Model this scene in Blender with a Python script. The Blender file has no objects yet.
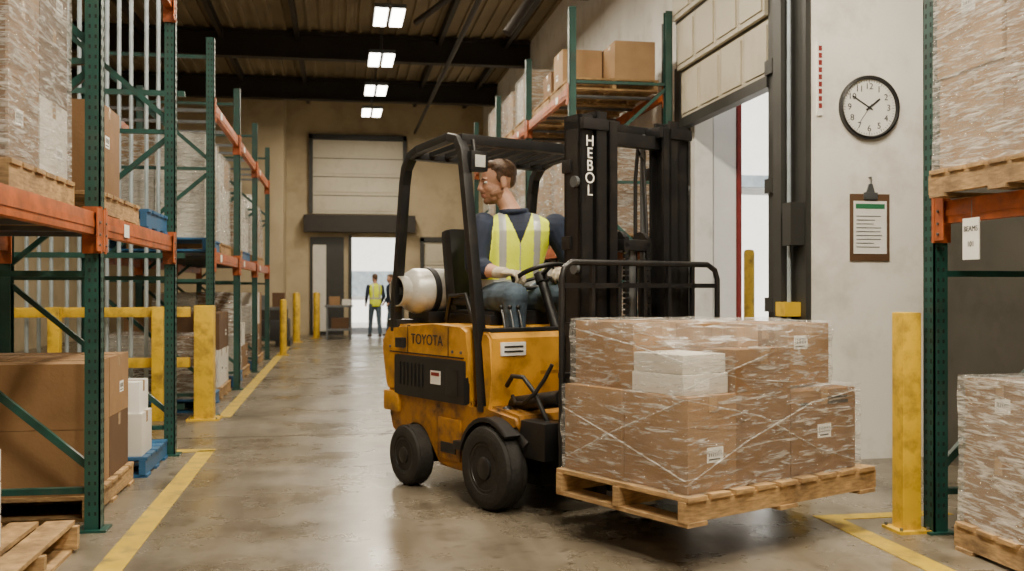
import bpy, bmesh, math, random
from mathutils import Vector, Matrix, noise
from mathutils.bvhtree import BVHTree
random.seed(7)
V=Vector
COL=bpy.context.scene.collection
# ------------------------------------------------------------------ materials
def mat(name,col,rough=.6,metal=0,var=.12,scale=6,bump=0,bscale=60,stretch=(1,1,1),emit=0,dirt=None,dirt_amt=.5,dscale=3,dlo=.5,dhi=.72):
    m=bpy.data.materials.new(name); m.use_nodes=True
    nt=m.node_tree; N=nt.nodes; L=nt.links
    b=N['Principled BSDF']
    tc=N.new('ShaderNodeTexCoord'); mp=N.new('ShaderNodeMapping'); mp.inputs['Scale'].default_value=stretch
    L.new(tc.outputs['Object'],mp.inputs[0])
    n=N.new('ShaderNodeTexNoise'); n.inputs['Scale'].default_value=scale; n.inputs['Detail'].default_value=5
    L.new(mp.outputs[0],n.inputs['Vector'])
    r=N.new('ShaderNodeValToRGB')
    r.color_ramp.elements[0].position=.3; r.color_ramp.elements[1].position=.7
    r.color_ramp.elements[0].color=(*[c*(1-var) for c in col],1)
    r.color_ramp.elements[1].color=(*[min(1,c*(1+var)) for c in col],1)
    L.new(n.outputs['Fac'],r.inputs[0])
    out=r.outputs[0]
    if dirt:
        n2=N.new('ShaderNodeTexNoise'); n2.inputs['Scale'].default_value=dscale; n2.inputs['Detail'].default_value=9; n2.inputs['Roughness'].default_value=.65
        L.new(tc.outputs['Object'],n2.inputs['Vector'])
        r2=N.new('ShaderNodeValToRGB'); r2.color_ramp.elements[0].position=dlo; r2.color_ramp.elements[1].position=dhi
        r2.color_ramp.elements[0].color=(0,0,0,1); r2.color_ramp.elements[1].color=(dirt_amt,)*3+(1,)
        L.new(n2.outputs['Fac'],r2.inputs[0])
        mx=N.new('ShaderNodeMixRGB'); L.new(r2.outputs[0],mx.inputs[0]); L.new(out,mx.inputs[1]); mx.inputs[2].default_value=(*dirt,1)
        out=mx.outputs[0]
    L.new(out,b.inputs['Base Color'])
    b.inputs['Roughness'].default_value=rough; b.inputs['Metallic'].default_value=metal
    if bump:
        n3=N.new('ShaderNodeTexNoise'); n3.inputs['Scale'].default_value=bscale; n3.inputs['Detail'].default_value=4
        L.new(mp.outputs[0],n3.inputs['Vector'])
        bp=N.new('ShaderNodeBump'); bp.inputs['Strength'].default_value=bump; bp.inputs['Distance'].default_value=.01
        L.new(n3.outputs['Fac'],bp.inputs['Height']); L.new(bp.outputs[0],b.inputs['Normal'])
    if emit:
        b.inputs['Emission Color'].default_value=(*col,1); b.inputs['Emission Strength'].default_value=emit
    return m
M_card=[mat('cardboard_a',(.27,.152,.066),.75,var=.14,bump=.2,dirt=(.14,.07,.03),dirt_amt=.45),
        mat('cardboard_b',(.195,.104,.043),.75,var=.14,bump=.2,dirt=(.10,.05,.022),dirt_amt=.45),
        mat('cardboard_c',(.35,.215,.105),.75,var=.1,bump=.2)]
M_cardD=mat('cardboard_dark',(.10,.05,.022),.75,var=.1)
M_whitebox=mat('white_carton',(.62,.59,.53),.6,var=.06)
M_tape=mat('packing_tape',(.36,.23,.12),.25,var=.05)
M_paper=mat('label_paper',(.84,.83,.79),.5,var=.03)
M_ink=mat('label_ink',(.03,.03,.03),.6)
M_greenink=mat('green_ink',(.02,.16,.07),.6)
M_wood=mat('pallet_wood',(.42,.26,.11),.75,var=.4,scale=5,stretch=(3,3,18),bump=.4,dirt=(.10,.06,.03),dirt_amt=.85,dscale=5,dlo=.42)
M_bluep=mat('blue_pallet_paint',(.012,.10,.24),.55,var=.2,dirt=(.04,.05,.06),dirt_amt=.5)
M_green=mat('rack_green',(.009,.056,.045),.42,var=.25,dirt=(.05,.055,.045),dirt_amt=.5,dscale=9)
M_orange=mat('rack_orange',(.42,.095,.018),.5,var=.25,dirt=(.08,.035,.02),dirt_amt=.85,dscale=7,dlo=.43)
M_hole=mat('dark_slot',(.008,.01,.01),.8)
M_black=mat('black_steel',(.007,.007,.008),.42,var=.3,dirt=(.035,.03,.024),dirt_amt=.4,dscale=8)
M_blackm=mat('black_plastic',(.010,.010,.011),.5,var=.3)
M_rubber=mat('tyre_rubber',(.012,.011,.010),.8,var=.4,bump=.4,dirt=(.05,.042,.032),dirt_amt=.4,dscale=10)
M_yel=mat('truck_yellow',(.58,.28,.018),.5,var=.18,dirt=(.10,.05,.018),dirt_amt=.92,dscale=5,dlo=.46,dhi=.74)
M_org=mat('truck_orange',(.46,.20,.015),.55,var=.25,dirt=(.035,.02,.012),dirt_amt=.97,dscale=6,dlo=.40,dhi=.64)
M_syel=mat('safety_yellow',(.64,.40,.012),.45,var=.12,dirt=(.13,.08,.025),dirt_amt=.85,dscale=8,dlo=.47)
M_grey=mat('grey_steel',(.14,.15,.16),.4,.6,var=.2)
M_lgrey=mat('galvanised_bar',(.32,.38,.42),.4,.3,var=.2)
M_tank=mat('tank_paint',(.44,.43,.39),.35,.2,var=.2,dirt=(.15,.10,.06),dirt_amt=.7,dscale=8)
M_white=mat('white_wall_paint',(.84,.82,.77),.6,var=.05,scale=2,dirt=(.45,.40,.32),dirt_amt=.5,dscale=2.5)
M_cream=mat('cream_wall_paint',(.44,.355,.225),.7,var=.1,scale=1.5,dirt=(.18,.13,.08),dirt_amt=.5,dscale=1)
M_taupe=mat('taupe_wall',(.055,.05,.04),.8,var=.2,scale=2,dirt=(.02,.018,.013),dirt_amt=.6)  # dark taupe tone with darker mottling, near right wall
M_ceil=mat('ceiling_deck',(.23,.18,.11),.8,var=.2,scale=.8)
M_girder=mat('girder_brown',(.018,.013,.009),.6,var=.2)
M_door=mat('door_panel',(.55,.50,.39),.5,var=.06,scale=1.5,dirt=(.3,.25,.18),dirt_amt=.4)
M_dfrm=mat('door_frame',(.025,.025,.023),.5)
M_ext=mat('exterior_wall',(.88,.87,.85),.8,var=.03)
M_extg=mat('exterior_ground',(.5,.48,.45),.9)
M_red=mat('red_paint',(.22,.02,.015),.5)
M_lampw=mat('lamp_diffuser',(1,.95,.82),.5,emit=18,var=0)
M_skin=mat('skin',(.50,.27,.18),.5,var=.08,scale=20)
M_beard=mat('stubble',(.25,.125,.07),.7,var=.2,scale=60)
M_hair=mat('brown_hair',(.09,.045,.02),.6,var=.4,scale=50,bump=.6,bscale=120)
M_lips=mat('lips',(.38,.16,.12),.5)
M_eye=mat('eye_dark',(.03,.02,.015),.2)
M_vest=mat('hi_vis_yellow',(.74,.86,.02),.6,var=.12,bump=.6,bscale=14)
M_silver=mat('reflective_silver',(.42,.43,.42),.35,.2,var=.08)
M_navy=mat('navy_cotton',(.009,.016,.038),.85,var=.3,bump=.5,bscale=20)
M_jean=mat('denim',(.06,.09,.125),.85,var=.35,scale=15,bump=.7,bscale=18)
M_glove=mat('work_glove',(.50,.43,.32),.8,var=.2,scale=30,bump=.3)
M_boot=mat('boot_leather',(.05,.03,.018),.6)
M_lens=mat('headlight_lens',(.45,.45,.42),.1,var=.02)
def film_mat(name,base=.10,mv=.6,lo=.52):
    m=bpy.data.materials.new(name); m.use_nodes=True; nt=m.node_tree; N=nt.nodes; L=nt.links
    b=N['Principled BSDF']; b.inputs['Base Color'].default_value=(.82,.80,.75,1); b.inputs['Roughness'].default_value=.13
    b.inputs['Specular IOR Level'].default_value=1.0
    tc=N.new('ShaderNodeTexCoord')
    def streak(rot,sc,ns,lo,hi,mxv):
        mp=N.new('ShaderNodeMapping'); mp.inputs['Rotation'].default_value=rot; mp.inputs['Scale'].default_value=sc
        n=N.new('ShaderNodeTexNoise'); n.inputs['Scale'].default_value=ns; n.inputs['Detail'].default_value=7; n.inputs['Distortion'].default_value=.8; n.inputs['Roughness'].default_value=.62
        L.new(tc.outputs['Object'],mp.inputs[0]); L.new(mp.outputs[0],n.inputs['Vector'])
        r=N.new('ShaderNodeValToRGB'); r.color_ramp.elements[0].position=lo; r.color_ramp.elements[1].position=hi
        r.color_ramp.elements[0].color=(0,0,0,1); r.color_ramp.elements[1].color=(mxv,)*3+(1,)
        L.new(n.outputs['Fac'],r.inputs[0]); return n,r
    n,r=streak((.5,.45,.3),(3,3,22),2.2,lo,lo+.16,mv)
    n2,r2=streak((-.7,-.4,.8),(4,3,26),1.6,lo+.03,lo+.17,mv)
    a=N.new('ShaderNodeMath'); a.operation='MAXIMUM'; L.new(r.outputs[0],a.inputs[0]); L.new(r2.outputs[0],a.inputs[1])
    a2=N.new('ShaderNodeMath'); a2.operation='ADD'; a2.inputs[1].default_value=base; L.new(a.outputs[0],a2.inputs[0])
    s2=N.new('ShaderNodeMath'); s2.operation='ADD'; L.new(n.outputs['Fac'],s2.inputs[0]); L.new(n2.outputs['Fac'],s2.inputs[1])
    bp=N.new('ShaderNodeBump'); bp.inputs['Strength'].default_value=1; bp.inputs['Distance'].default_value=.04
    L.new(s2.outputs[0],bp.inputs['Height']); L.new(bp.outputs[0],b.inputs['Normal'])
    t=N.new('ShaderNodeBsdfTransparent'); mx=N.new('ShaderNodeMixShader')
    L.new(a2.outputs[0],mx.inputs[0]); L.new(t.outputs[0],mx.inputs[1]); L.new(b.outputs[0],mx.inputs[2])
    L.new(mx.outputs[0],N['Material Output'].inputs[0]); return m
M_film=film_mat('stretch_film',.11,.6,.52); M_filmH=film_mat('stretch_film_layered',.20,.6,.49)
def floor_mat():
    m=bpy.data.materials.new('polished_concrete'); m.use_nodes=True; nt=m.node_tree; N=nt.nodes; L=nt.links
    b=N['Principled BSDF']; tc=N.new('ShaderNodeTexCoord')
    def nz(s,d,lo,hi,c0,c1,ro=.6,st=(1,1,1)):
        mp=N.new('ShaderNodeMapping'); mp.inputs['Scale'].default_value=st; L.new(tc.outputs['Object'],mp.inputs[0])
        n=N.new('ShaderNodeTexNoise'); n.inputs['Scale'].default_value=s; n.inputs['Detail'].default_value=d; n.inputs['Roughness'].default_value=ro
        L.new(mp.outputs[0],n.inputs['Vector']); r=N.new('ShaderNodeValToRGB')
        r.color_ramp.elements[0].position=lo; r.color_ramp.elements[1].position=hi; r.color_ramp.elements[0].color=c0; r.color_ramp.elements[1].color=c1
        L.new(n.outputs['Fac'],r.inputs[0]); return r.outputs[0]
    base=nz(.9,10,.3,.7,(.115,.096,.07,1),(.22,.188,.142,1))
    st=nz(2.3,12,.5,.66,(1,1,1,1),(.55,.53,.5,1),.7)
    st2=nz(1.1,8,.45,.6,(1,1,1,1),(.72,.70,.67,1),.6,(3,.25,1))
    st3=nz(9,6,.60,.70,(1,1,1,1),(.5,.48,.45,1),.6)
    o=base
    for q in (st,st2,st3):
        m1=N.new('ShaderNodeMixRGB'); m1.blend_type='MULTIPLY'; m1.inputs[0].default_value=1; L.new(o,m1.inputs[1]); L.new(q,m1.inputs[2]); o=m1.outputs[0]
    L.new(o,b.inputs['Base Color'])
    ro=nz(1.6,8,.3,.7,(.16,)*3+(1,),(.42,)*3+(1,)); L.new(ro,b.inputs['Roughness'])
    n=N.new('ShaderNodeTexNoise'); n.inputs['Scale'].default_value=6; n.inputs['Detail'].default_value=8; L.new(tc.outputs['Object'],n.inputs['Vector'])
    bp=N.new('ShaderNodeBump'); bp.inputs['Strength'].default_value=.08; L.new(n.outputs['Fac'],bp.inputs['Height']); L.new(bp.outputs[0],b.inputs['Normal'])
    return m
M_floor=floor_mat()
M_line=mat('worn_line_paint',(.50,.34,.02),.5,var=.15,dirt=(.13,.105,.07),dirt_amt=.95,dscale=7,dlo=.48)
M_joint=mat('floor_joint',(.05,.04,.03),.9)
# ------------------------------------------------------------------ mesh builder
class MB:
    def __init__(s): s.bm=bmesh.new(); s.mats=[]; s.T=Matrix()
    def mi(s,m):
        if m not in s.mats: s.mats.append(m)
        return s.mats.index(m)
    def add(s,vs,fs,m):
        k=s.mi(m); bv=[s.bm.verts.new(s.T@V(v)) for v in vs]; out=[]
        for f in fs:
            try: fa=s.bm.faces.new([bv[i] for i in f]); fa.material_index=k; fa.smooth=True; out.append(fa)
            except ValueError: pass
        return out
    def box(s,c,d,m,R=None,bev=0):
        hx,hy,hz=[q/2 for q in d]; vs=[V((x,y,z)) for x in(-hx,hx) for y in(-hy,hy) for z in(-hz,hz)]
        if R is not None: vs=[R@v for v in vs]
        vs=[v+V(c) for v in vs]
        fs=s.add(vs,[(0,1,3,2),(4,6,7,5),(0,4,5,1),(2,3,7,6),(0,2,6,4),(1,5,7,3)],m)
        if bev:
            es=list({e for f in fs for e in f.edges}); k=s.mi(m)
            r=bmesh.ops.bevel(s.bm,geom=es,offset=bev,segments=2,affect='EDGES',profile=.7)
            for f in r['faces']: f.material_index=k; f.smooth=True
    def b2(s,x0,x1,y0,y1,z0,z1,m,bev=0): s.box(((x0+x1)/2,(y0+y1)/2,(z0+z1)/2),(abs(x1-x0),abs(y1-y0),abs(z1-z0)),m,bev=bev)
    def beam(s,p0,p1,w,h,m,up=(0,0,1),bev=0):
        p0,p1=V(p0),V(p1); d=p1-p0; L=d.length; d.normalize(); u=V(up)
        if abs(d.dot(u))>.98: u=V((1,0,0))
        y=u.cross(d).normalized(); z=d.cross(y); R=Matrix((d,y,z)).transposed()
        s.box((p0+p1)/2,(L,w,h),m,R=R,bev=bev)
    def tube(s,pts,r,m,n=10,closed=False,cap=True):
        pts=[V(p) for p in pts]; N=len(pts); rs=r if isinstance(r,(list,tuple)) else [r]*N
        vs=[];up=None
        for i,p in enumerate(pts):
            if closed: t=(pts[(i+1)%N]-pts[i-1])
            else: t=pts[min(i+1,N-1)]-pts[max(i-1,0)]
            t.normalize()
            if up is None:
                up=V((0,0,1)) if abs(t.z)<.9 else V((1,0,0))
            x=up.cross(t).normalized(); y=t.cross(x).normalized(); up=y if abs(y.dot(t))<.9 else up
            for k in range(n):
                a=2*math.pi*k/n; vs.append(p+x*math.cos(a)*rs[i]+y*math.sin(a)*rs[i])
        fs=[]
        for i in range(N if closed else N-1):
            j=(i+1)%N
            for k in range(n): fs.append((i*n+k,i*n+(k+1)%n,j*n+(k+1)%n,j*n+k))
        if cap and not closed: fs.append(tuple(range(n))[::-1]); fs.append(tuple((N-1)*n+k for k in range(n)))
        s.add(vs,fs,m)
    def cyl(s,p0,p1,r,m,r1=None,n=20): s.tube([p0,p1],[r,r if r1 is None else r1],m,n)
    def sph(s,c,r,m,R=None,n=14):
        if not isinstance(r,(tuple,list)): r=(r,r,r)
        vs=[];fs=[];c=V(c);H=n//2
        for i in range(1,H):
            th=math.pi*i/H
            for k in range(n):
                a=2*math.pi*k/n; v=V((r[0]*math.sin(th)*math.cos(a),r[1]*math.sin(th)*math.sin(a),r[2]*math.cos(th)))
                vs.append(c+(R@v if R is not None else v))
        t=V((0,0,r[2])); t=R@t if R is not None else t
        vs+= [c+t,c-t]; A=len(vs)-2
        for i in range(H-2):
            for k in range(n): fs.append((i*n+k,(i+1)*n+k,(i+1)*n+(k+1)%n,i*n+(k+1)%n))
        for k in range(n): fs.append((A,k,(k+1)%n)); fs.append((A+1,(H-2)*n+(k+1)%n,(H-2)*n+k))
        s.add(vs,fs,m)
    def limb(s,pts,rs,m,n=14):
        for p,r in zip(pts,rs): s.sph(p,r,m,n=n)
        for i in range(len(pts)-1): s.cyl(pts[i],pts[i+1],rs[i],m,rs[i+1],n=n)
    def rings(s,L,m,n=24,e=2.4):
        vs=[];fs=[]
        for (c,rx,ry,yaw) in L:
            for k in range(n):
                a=2*math.pi*k/n; ca,sa=math.cos(a),math.sin(a)
                x=rx*math.copysign(abs(ca)**(2/e),ca); y=ry*math.copysign(abs(sa)**(2/e),sa)
                vs.append(V((c[0]+x*math.cos(yaw)-y*math.sin(yaw),c[1]+x*math.sin(yaw)+y*math.cos(yaw),c[2])))
        K=len(L)
        for i in range(K-1):
            for k in range(n): fs.append((i*n+k,i*n+(k+1)%n,(i+1)*n+(k+1)%n,(i+1)*n+k))
        fs.append(tuple(range(n))[::-1]); fs.append(tuple((K-1)*n+k for k in range(n)))
        s.add(vs,fs,m)
    def prism(s,poly,y0,y1,m,bev=0):
        n=len(poly); vs=[(p[0],y0,p[1]) for p in poly]+[(p[0],y1,p[1]) for p in poly]
        fs=[tuple(range(n)),tuple(range(2*n-1,n-1,-1))]+[(i,i+n,(i+1)%n+n,(i+1)%n) for i in range(n)]
        F=s.add(vs,fs,m)
        if bev:
            es=[e for e in {e for f in F[:2] for e in f.edges}]; k=s.mi(m)
            r=bmesh.ops.bevel(s.bm,geom=es,offset=bev,segments=3,affect='EDGES')
            for f in r['faces']: f.material_index=k; f.smooth=True
    def lathe(s,prof,c,axis,m,n=32,closed=False):
        c=V(c); ax=V(axis).normalized(); u=V((0,0,1)) if abs(ax.z)<.9 else V((1,0,0)); x=u.cross(ax).normalized(); y=ax.cross(x)
        vs=[];fs=[];K=len(prof)
        for r,t in prof:
            for k in range(n):
                a=2*math.pi*k/n; vs.append(c+ax*t+x*math.cos(a)*r+y*math.sin(a)*r)
        for i in range(K if closed else K-1):
            j=(i+1)%K
            for k in range(n): fs.append((i*n+k,i*n+(k+1)%n,j*n+(k+1)%n,j*n+k))
        if not closed: fs.append(tuple(range(n))[::-1]); fs.append(tuple((K-1)*n+k for k in range(n)))
        s.add(vs,fs,m)
    def film(s,pts,inf=.012,amp=.008,cuts=6,seed=0,m=None):
        b=bmesh.new(); P=[V(p) for p in pts]; c=sum(P,V())/len(P)
        for p in P:
            d=p-c; b.verts.new(p+V((math.copysign(inf,d.x),math.copysign(inf,d.y),math.copysign(inf,d.z) if d.z>0 else 0)))
        r=bmesh.ops.convex_hull(b,input=b.verts)
        dl=[g for g in r['geom_interior']+r['geom_unused'] if isinstance(g,bmesh.types.BMVert)]
        bmesh.ops.delete(b,geom=list(set(dl)),context='VERTS')
        bmesh.ops.recalc_face_normals(b,faces=b.faces)
        bmesh.ops.delete(b,geom=[f for f in b.faces if f.normal.z<-.9],context='FACES')
        bmesh.ops.subdivide_edges(b,edges=b.edges,cuts=cuts,use_grid_fill=True)
        b.normal_update(); vs=[]
        for v in b.verts:
            k=noise.noise(V((v.co.x*5+seed,v.co.y*5,v.co.z*9)))+.5*noise.noise(v.co*17)
            vs.append(v.co+v.normal*(amp*k+amp*.4))
        b.verts.index_update()
        s.add(vs,[[v.index for v in f.verts] for f in b.faces],m or M_film); b.free()
    def done(s,name,parent=None,mtx=None,recenter=True,sharp=38):
        bm=s.bm; bmesh.ops.recalc_face_normals(bm,faces=bm.faces)
        for e in bm.edges:
            if len(e.link_faces)==2 and e.calc_face_angle(0)>math.radians(sharp): e.smooth=False
        loc=V()
        if parent is None and mtx is None and recenter:
            xs=[v.co for v in bm.verts]; lo=V((min(v[i] for v in xs) for i in range(3))); hi=V((max(v[i] for v in xs) for i in range(3)))
            loc=V(((lo.x+hi.x)/2,(lo.y+hi.y)/2,lo.z)); bmesh.ops.translate(bm,vec=-loc,verts=bm.verts)
        me=bpy.data.meshes.new(name); bm.to_mesh(me); bm.free()
        for m in s.mats: me.materials.append(m)
        o=bpy.data.objects.new(name,me); COL.objects.link(o); o.location=loc
        if mtx is not None: o.matrix_world=mtx
        if parent: o.parent=parent
        return o
    def remesh(s,name,voxel,parent=None,classify=None,smooth=3,mtx=None):
        bm=s.bm; bmesh.ops.recalc_face_normals(bm,faces=bm.faces)
        bm.faces.ensure_lookup_table(); tree=BVHTree.FromBMesh(bm); idx=[f.material_index for f in bm.faces]
        me=bpy.data.meshes.new(name+'_src'); bm.to_mesh(me)
        o=bpy.data.objects.new(name+'_src',me); COL.objects.link(o)
        r=o.modifiers.new('r','REMESH'); r.mode='VOXEL'; r.voxel_size=voxel
        if smooth: q=o.modifiers.new('s','SMOOTH'); q.iterations=smooth; q.factor=.5
        dg=bpy.context.evaluated_depsgraph_get(); nm=bpy.data.meshes.new_from_object(o.evaluated_get(dg))
        bpy.data.objects.remove(o); nm.name=name; nm.materials.clear()
        for m in s.mats: nm.materials.append(m)
        for p in nm.polygons:
            hit=tree.find_nearest(p.center); k=idx[hit[2]] if hit[2] is not None else 0
            if classify:
                mm=classify(p.center,s.mats[k])
                if mm not in s.mats: s.mats.append(mm); nm.materials.append(mm)
                k=s.mats.index(mm)
            p.material_index=k; p.use_smooth=True
        bm.free(); ob=bpy.data.objects.new(name,nm); COL.objects.link(ob)
        if parent: ob.parent=parent
        if mtx is not None: ob.matrix_world=mtx
        return ob
def empty(name,loc=(0,0,0),rz=0):
    e=bpy.data.objects.new(name,None); COL.objects.link(e); e.location=loc; e.rotation_euler=(0,0,rz); e.empty_display_size=.2; return e
def text(name,body,loc,rot,size,m,parent=None,ext=.001,align='CENTER',spacing=1):
    c=bpy.data.curves.new(name,'FONT'); c.body=body; c.size=size; c.extrude=ext; c.align_x=align; c.align_y='CENTER'; c.space_line=spacing
    c.materials.append(m); o=bpy.data.objects.new(name,c); COL.objects.link(o); o.location=loc; o.rotation_euler=rot
    if parent: o.parent=parent
    return o
# ------------------------------------------------------------------ shell
CZ=6.1
def shell(name,boxes,m):
    mb=MB()
    for b in boxes: mb.b2(*b,m)
    return mb.done(name)
shell('floor',[(-6.2,4.35,-4,26.2,-.2,0)],M_floor)
shell('wall_left',[(-6.2,-6,-4,26.2,0,CZ)],M_cream)
shell('wall_back',[(-6.2,4.4,-4.2,-4,0,CZ)],M_cream)
shell('wall_front_far',[(-6.2,.3,26,26.2,0,CZ),(1.55,4.4,26,26.2,0,CZ),(.3,1.55,26,26.2,2.5,CZ)],M_cream)
shell('wall_far_pier',[(-4.2,-1.35,24.6,26,0,CZ)],M_cream)
shell('wall_right',[(3.7,3.9,6.9,8.05,0,CZ),(3.7,3.9,10.1,26,0,CZ),(3.7,3.9,8.05,10.1,3.02,CZ)],M_white)
shell('wall_clock_side',[(3.24,4.4,6.5,6.9,0,CZ)],M_white)
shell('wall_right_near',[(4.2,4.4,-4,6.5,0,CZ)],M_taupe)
mb=MB(); mb.b2(-6.2,4.4,-4.2,26.2,CZ,CZ+.15,M_ceil)
for i in range(44):
    x=-6+i*.235; mb.b2(x,x+.07,-4,26,CZ-.04,CZ,M_ceil)
mb.done('ceiling')
mb=MB()
for y in (4,9.5,14.6,19.4,23.6):
    mb.b2(-6,3.7,y-.1,y+.1,CZ-.1,CZ-.04,M_girder); mb.b2(-6,3.7,y-.012,y+.012,CZ-.5,CZ-.1,M_girder); mb.b2(-6,3.7,y-.1,y+.1,CZ-.55,CZ-.5,M_girder)
for x in (-5,-3.6,-2.2,-.8,1.9,3.2):
    mb.b2(x-.04,x+.04,-4,26,CZ-.2,CZ-.04,M_girder)
mb.done('trim_ceiling_girders')
mb=MB(); mb.tube([(1.9,8,5.2),(1.9,25.8,5.2)],.04,M_girder); mb.tube([(2.0,12,4.3),(3.1,12.2,5.9)],.06,M_girder)
mb.tube([(2.6,10.5,5.4),(1.2,16,5.45)],.05,M_girder)
mb.done('sprinkler_pipe')
mb=MB()
mb.b2(-1.03,-.91,1.5,7.65,0,.003,M_line); mb.b2(-2.2,-.91,7.6,7.72,0,.003,M_line); mb.b2(-1.12,-1.0,9.6,22,0,.003,M_line)
mb.done('floor_line_left')
mb=MB(); mb.b2(2.45,2.57,1.5,4.92,0,.003,M_line); mb.b2(2.57,3.2,4.82,4.92,0,.003,M_line); mb.done('floor_line_right')
mb=MB()
for y in (8.3,13.5,18.5,23): mb.b2(-6,3.7,y,y+.008,0,.002,M_joint)
mb.done('floor_joints')
mb=MB(); mb.b2(3.2,3.24,6.52,6.9,0,CZ-.5,M_dfrm); mb.b2(3.12,3.2,6.75,6.88,0,3.6,M_dfrm); mb.tube([(3.16,6.7,.1),(3.16,6.7,4)],.015,M_lgrey)
mb.b2(3.08,3.22,6.6,6.75,1.0,1.10,M_syel); mb.b2(3.1,3.2,6.55,6.68,1.5,1.8,M_dfrm)
mb.b2(3.1,3.2,6.5,6.56,0,.5,M_syel)
mb.done('trim_door_track')
mb=MB(); mb.b2(3.27,3.31,6.485,6.5,2.4,2.92,M_paper)
for i in range(9): mb.b2(3.278,3.302,6.482,6.485,2.45+i*.05,2.485+i*.05,M_red)
mb.done('warning_strip_sign')
mb=MB()
for i in range(6):
    z=3.0+i*.52; x=3.62-i*.05
    for j in range(4):
        y0=8.0+j*.56
        mb.b2(x-.02,x+.02,y0,y0+.55,z,z+.50,M_door)
        mb.b2(x-.035,x-.02,y0+.04,y0+.51,z+.05,z+.45,M_door)
    mb.b2(x-.03,x+.03,7.98,10.26,z+.5,z+.52,M_dfrm)
mb.b2(3.56,3.66,7.98,10.26,2.90,3.0,M_dfrm)
mb.done('door_1')
mb=MB()
for y in (7.93,10.28): mb.b2(3.58,3.7,y-.06,y+.06,0,5.9,M_dfrm)
mb.b2(3.62,3.7,10.4,10.52,0,3.6,M_dfrm)
for z in (1.0,2.0,3.0,4.0): mb.b2(3.55,3.7,7.85,8.0,z,z+.12,M_dfrm)
mb.tube([(3.62,10.9,0),(3.62,10.9,4.2)],.02,M_dfrm); mb.b2(3.6,3.7,10.75,10.95,1.3,1.7,M_grey)
mb.done('trim_dock_door_frame')
shell('exterior_return_wall',[(3.92,4.17,10.12,10.3,0,4)],M_ext)
shell('exterior_red_jamb',[(4.18,4.225,10.1,10.32,0,4)],M_red)
mb=MB(); mb.b2(4.6,14,16,16.2,-.02,2.9,M_ext); mb.b2(4.6,14,15.9,16.3,2.9,3.1,M_lgrey); mb.b2(4.6,14,16,16.2,3.1,5,M_ext)
mb.b2(5.6,6.6,15.95,16,-.02,2.1,M_lgrey)
mb.done('exterior_building')
mb=MB(); mb.b2(-3,5,36,36.2,-.02,5,M_ext); mb.b2(.2,2.2,35.9,36,.9,1.8,M_lgrey); mb.done('exterior_added_white_wall')  # white wall added outside so the far doorway reads bright
shell('exterior_ground',[(4.4,30,-10,60,-.25,-.02),(3.9,4.4,6.9,60,-.25,-.02),(-20,3.9,26.2,60,-.25,-.02)],M_extg)
def bollard(name,x,y,h,r=.055,square=False,zb=0):
    mb=MB()
    mb.b2(x-r*1.7,x+r*1.7,y-r*1.7,y+r*1.7,zb,zb+.015,M_syel)
    if square: mb.box((x,y,zb+h/2),(2*r,2*r,h),M_syel,bev=.01)
    else: mb.lathe([(r,0),(r,h-.04),(r*.85,h-.01),(r*.4,h)],(x,y,zb),(0,0,1),M_syel,n=20)
    for a in (-1,1):
        for b in (-1,1): mb.cyl((x+a*r*1.4,y+b*r*1.4,zb+.015),(x+a*r*1.4,y+b*r*1.4,zb+.03),.008,M_grey,n=6)
    return mb.done(name)
bollard('safety_bollard',4.5,10.55,1.65,.06,zb=-.02)
bollard('safety_bollard',2.765,4.55,1.08,.05,True)
bollard('safety_bollard',-1.22,9.5,1.04,.085,True)
bollard('safety_bollard',-.95,22.6,1.1,.08); bollard('safety_bollard',-.55,24.3,1.1,.08); bollard('safety_bollard',-1.0,18.3,1.0,.06)
mb=MB()
for z in (.98,.52): mb.b2(-5.2,-1.35,9.50,9.56,z-.045,z+.045,M_syel,bev=.01)
for x in (-5,-3.6,-2.5,-1.62): mb.b2(x-.05,x+.05,9.4,9.5,0,1.03,M_syel,bev=.01)
mb.done('safety_guard_rail')
def sect_door(name,x0,x1,y,z0,z1,n,m=M_door):
    mb=MB(); h=(z1-z0)/n
    for i in range(n):
        mb.b2(x0,x1,y-.05,y,z0+i*h,z0+(i+1)*h-.02,m)
        mb.b2(x0+.05,x1-.05,y-.07,y-.05,z0+i*h+.08,z0+(i+1)*h-.1,m)
        mb.b2(x0,x1,y-.045,y,z0+(i+1)*h-.02,z0+(i+1)*h,M_dfrm)
    for a,b in((x0-.1,x0),(x1,x1+.1)): mb.b2(a,b,y-.12,y,z0 if z0>2 else 0,z1+.1,M_dfrm)
    mb.b2(x0-.1,x1+.1,y-.12,y,z1,z1+.12,M_dfrm)
    return mb.done(name)
sect_door('door_2',-.68,1.6,26,3.1,5.0,4)
mb=MB(); mb.b2(-.9,1.9,25.6,26,2.62,3.05,M_girder); mb.b2(-.75,.1,25.93,26,0,2.5,M_dfrm); mb.b2(-.68,-.35,25.9,25.93,.1,2.3,M_whitebox)  # flat dark slab at left puts the passage's darkness into colour
mb.b2(.22,.3,25.9,26.2,0,2.55,M_dfrm); mb.b2(1.55,1.63,25.9,26.2,0,2.55,M_dfrm); mb.done('trim_far_door_canopy')
sect_door('door_3',2.15,3.3,26,0,2.4,4)
mb=MB()
mb.b2(-.35,.3,23.6,24.3,.75,.8,M_grey)
for x in(-.3,.25):
    for y in(23.65,24.25): mb.b2(x-.02,x+.02,y-.02,y+.02,0,.75,M_grey)
mb.b2(-.3,.25,23.7,24.2,.2,.25,M_grey); mb.b2(-.25,.0,23.75,24.1,.8,1.0,M_card[0]); mb.b2(.05,.25,23.8,24.1,.8,.93,M_whitebox); mb.b2(-.2,.2,23.75,24.1,.25,.5,M_cardD)
mb.done('packing_table')
mb=MB()
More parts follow.
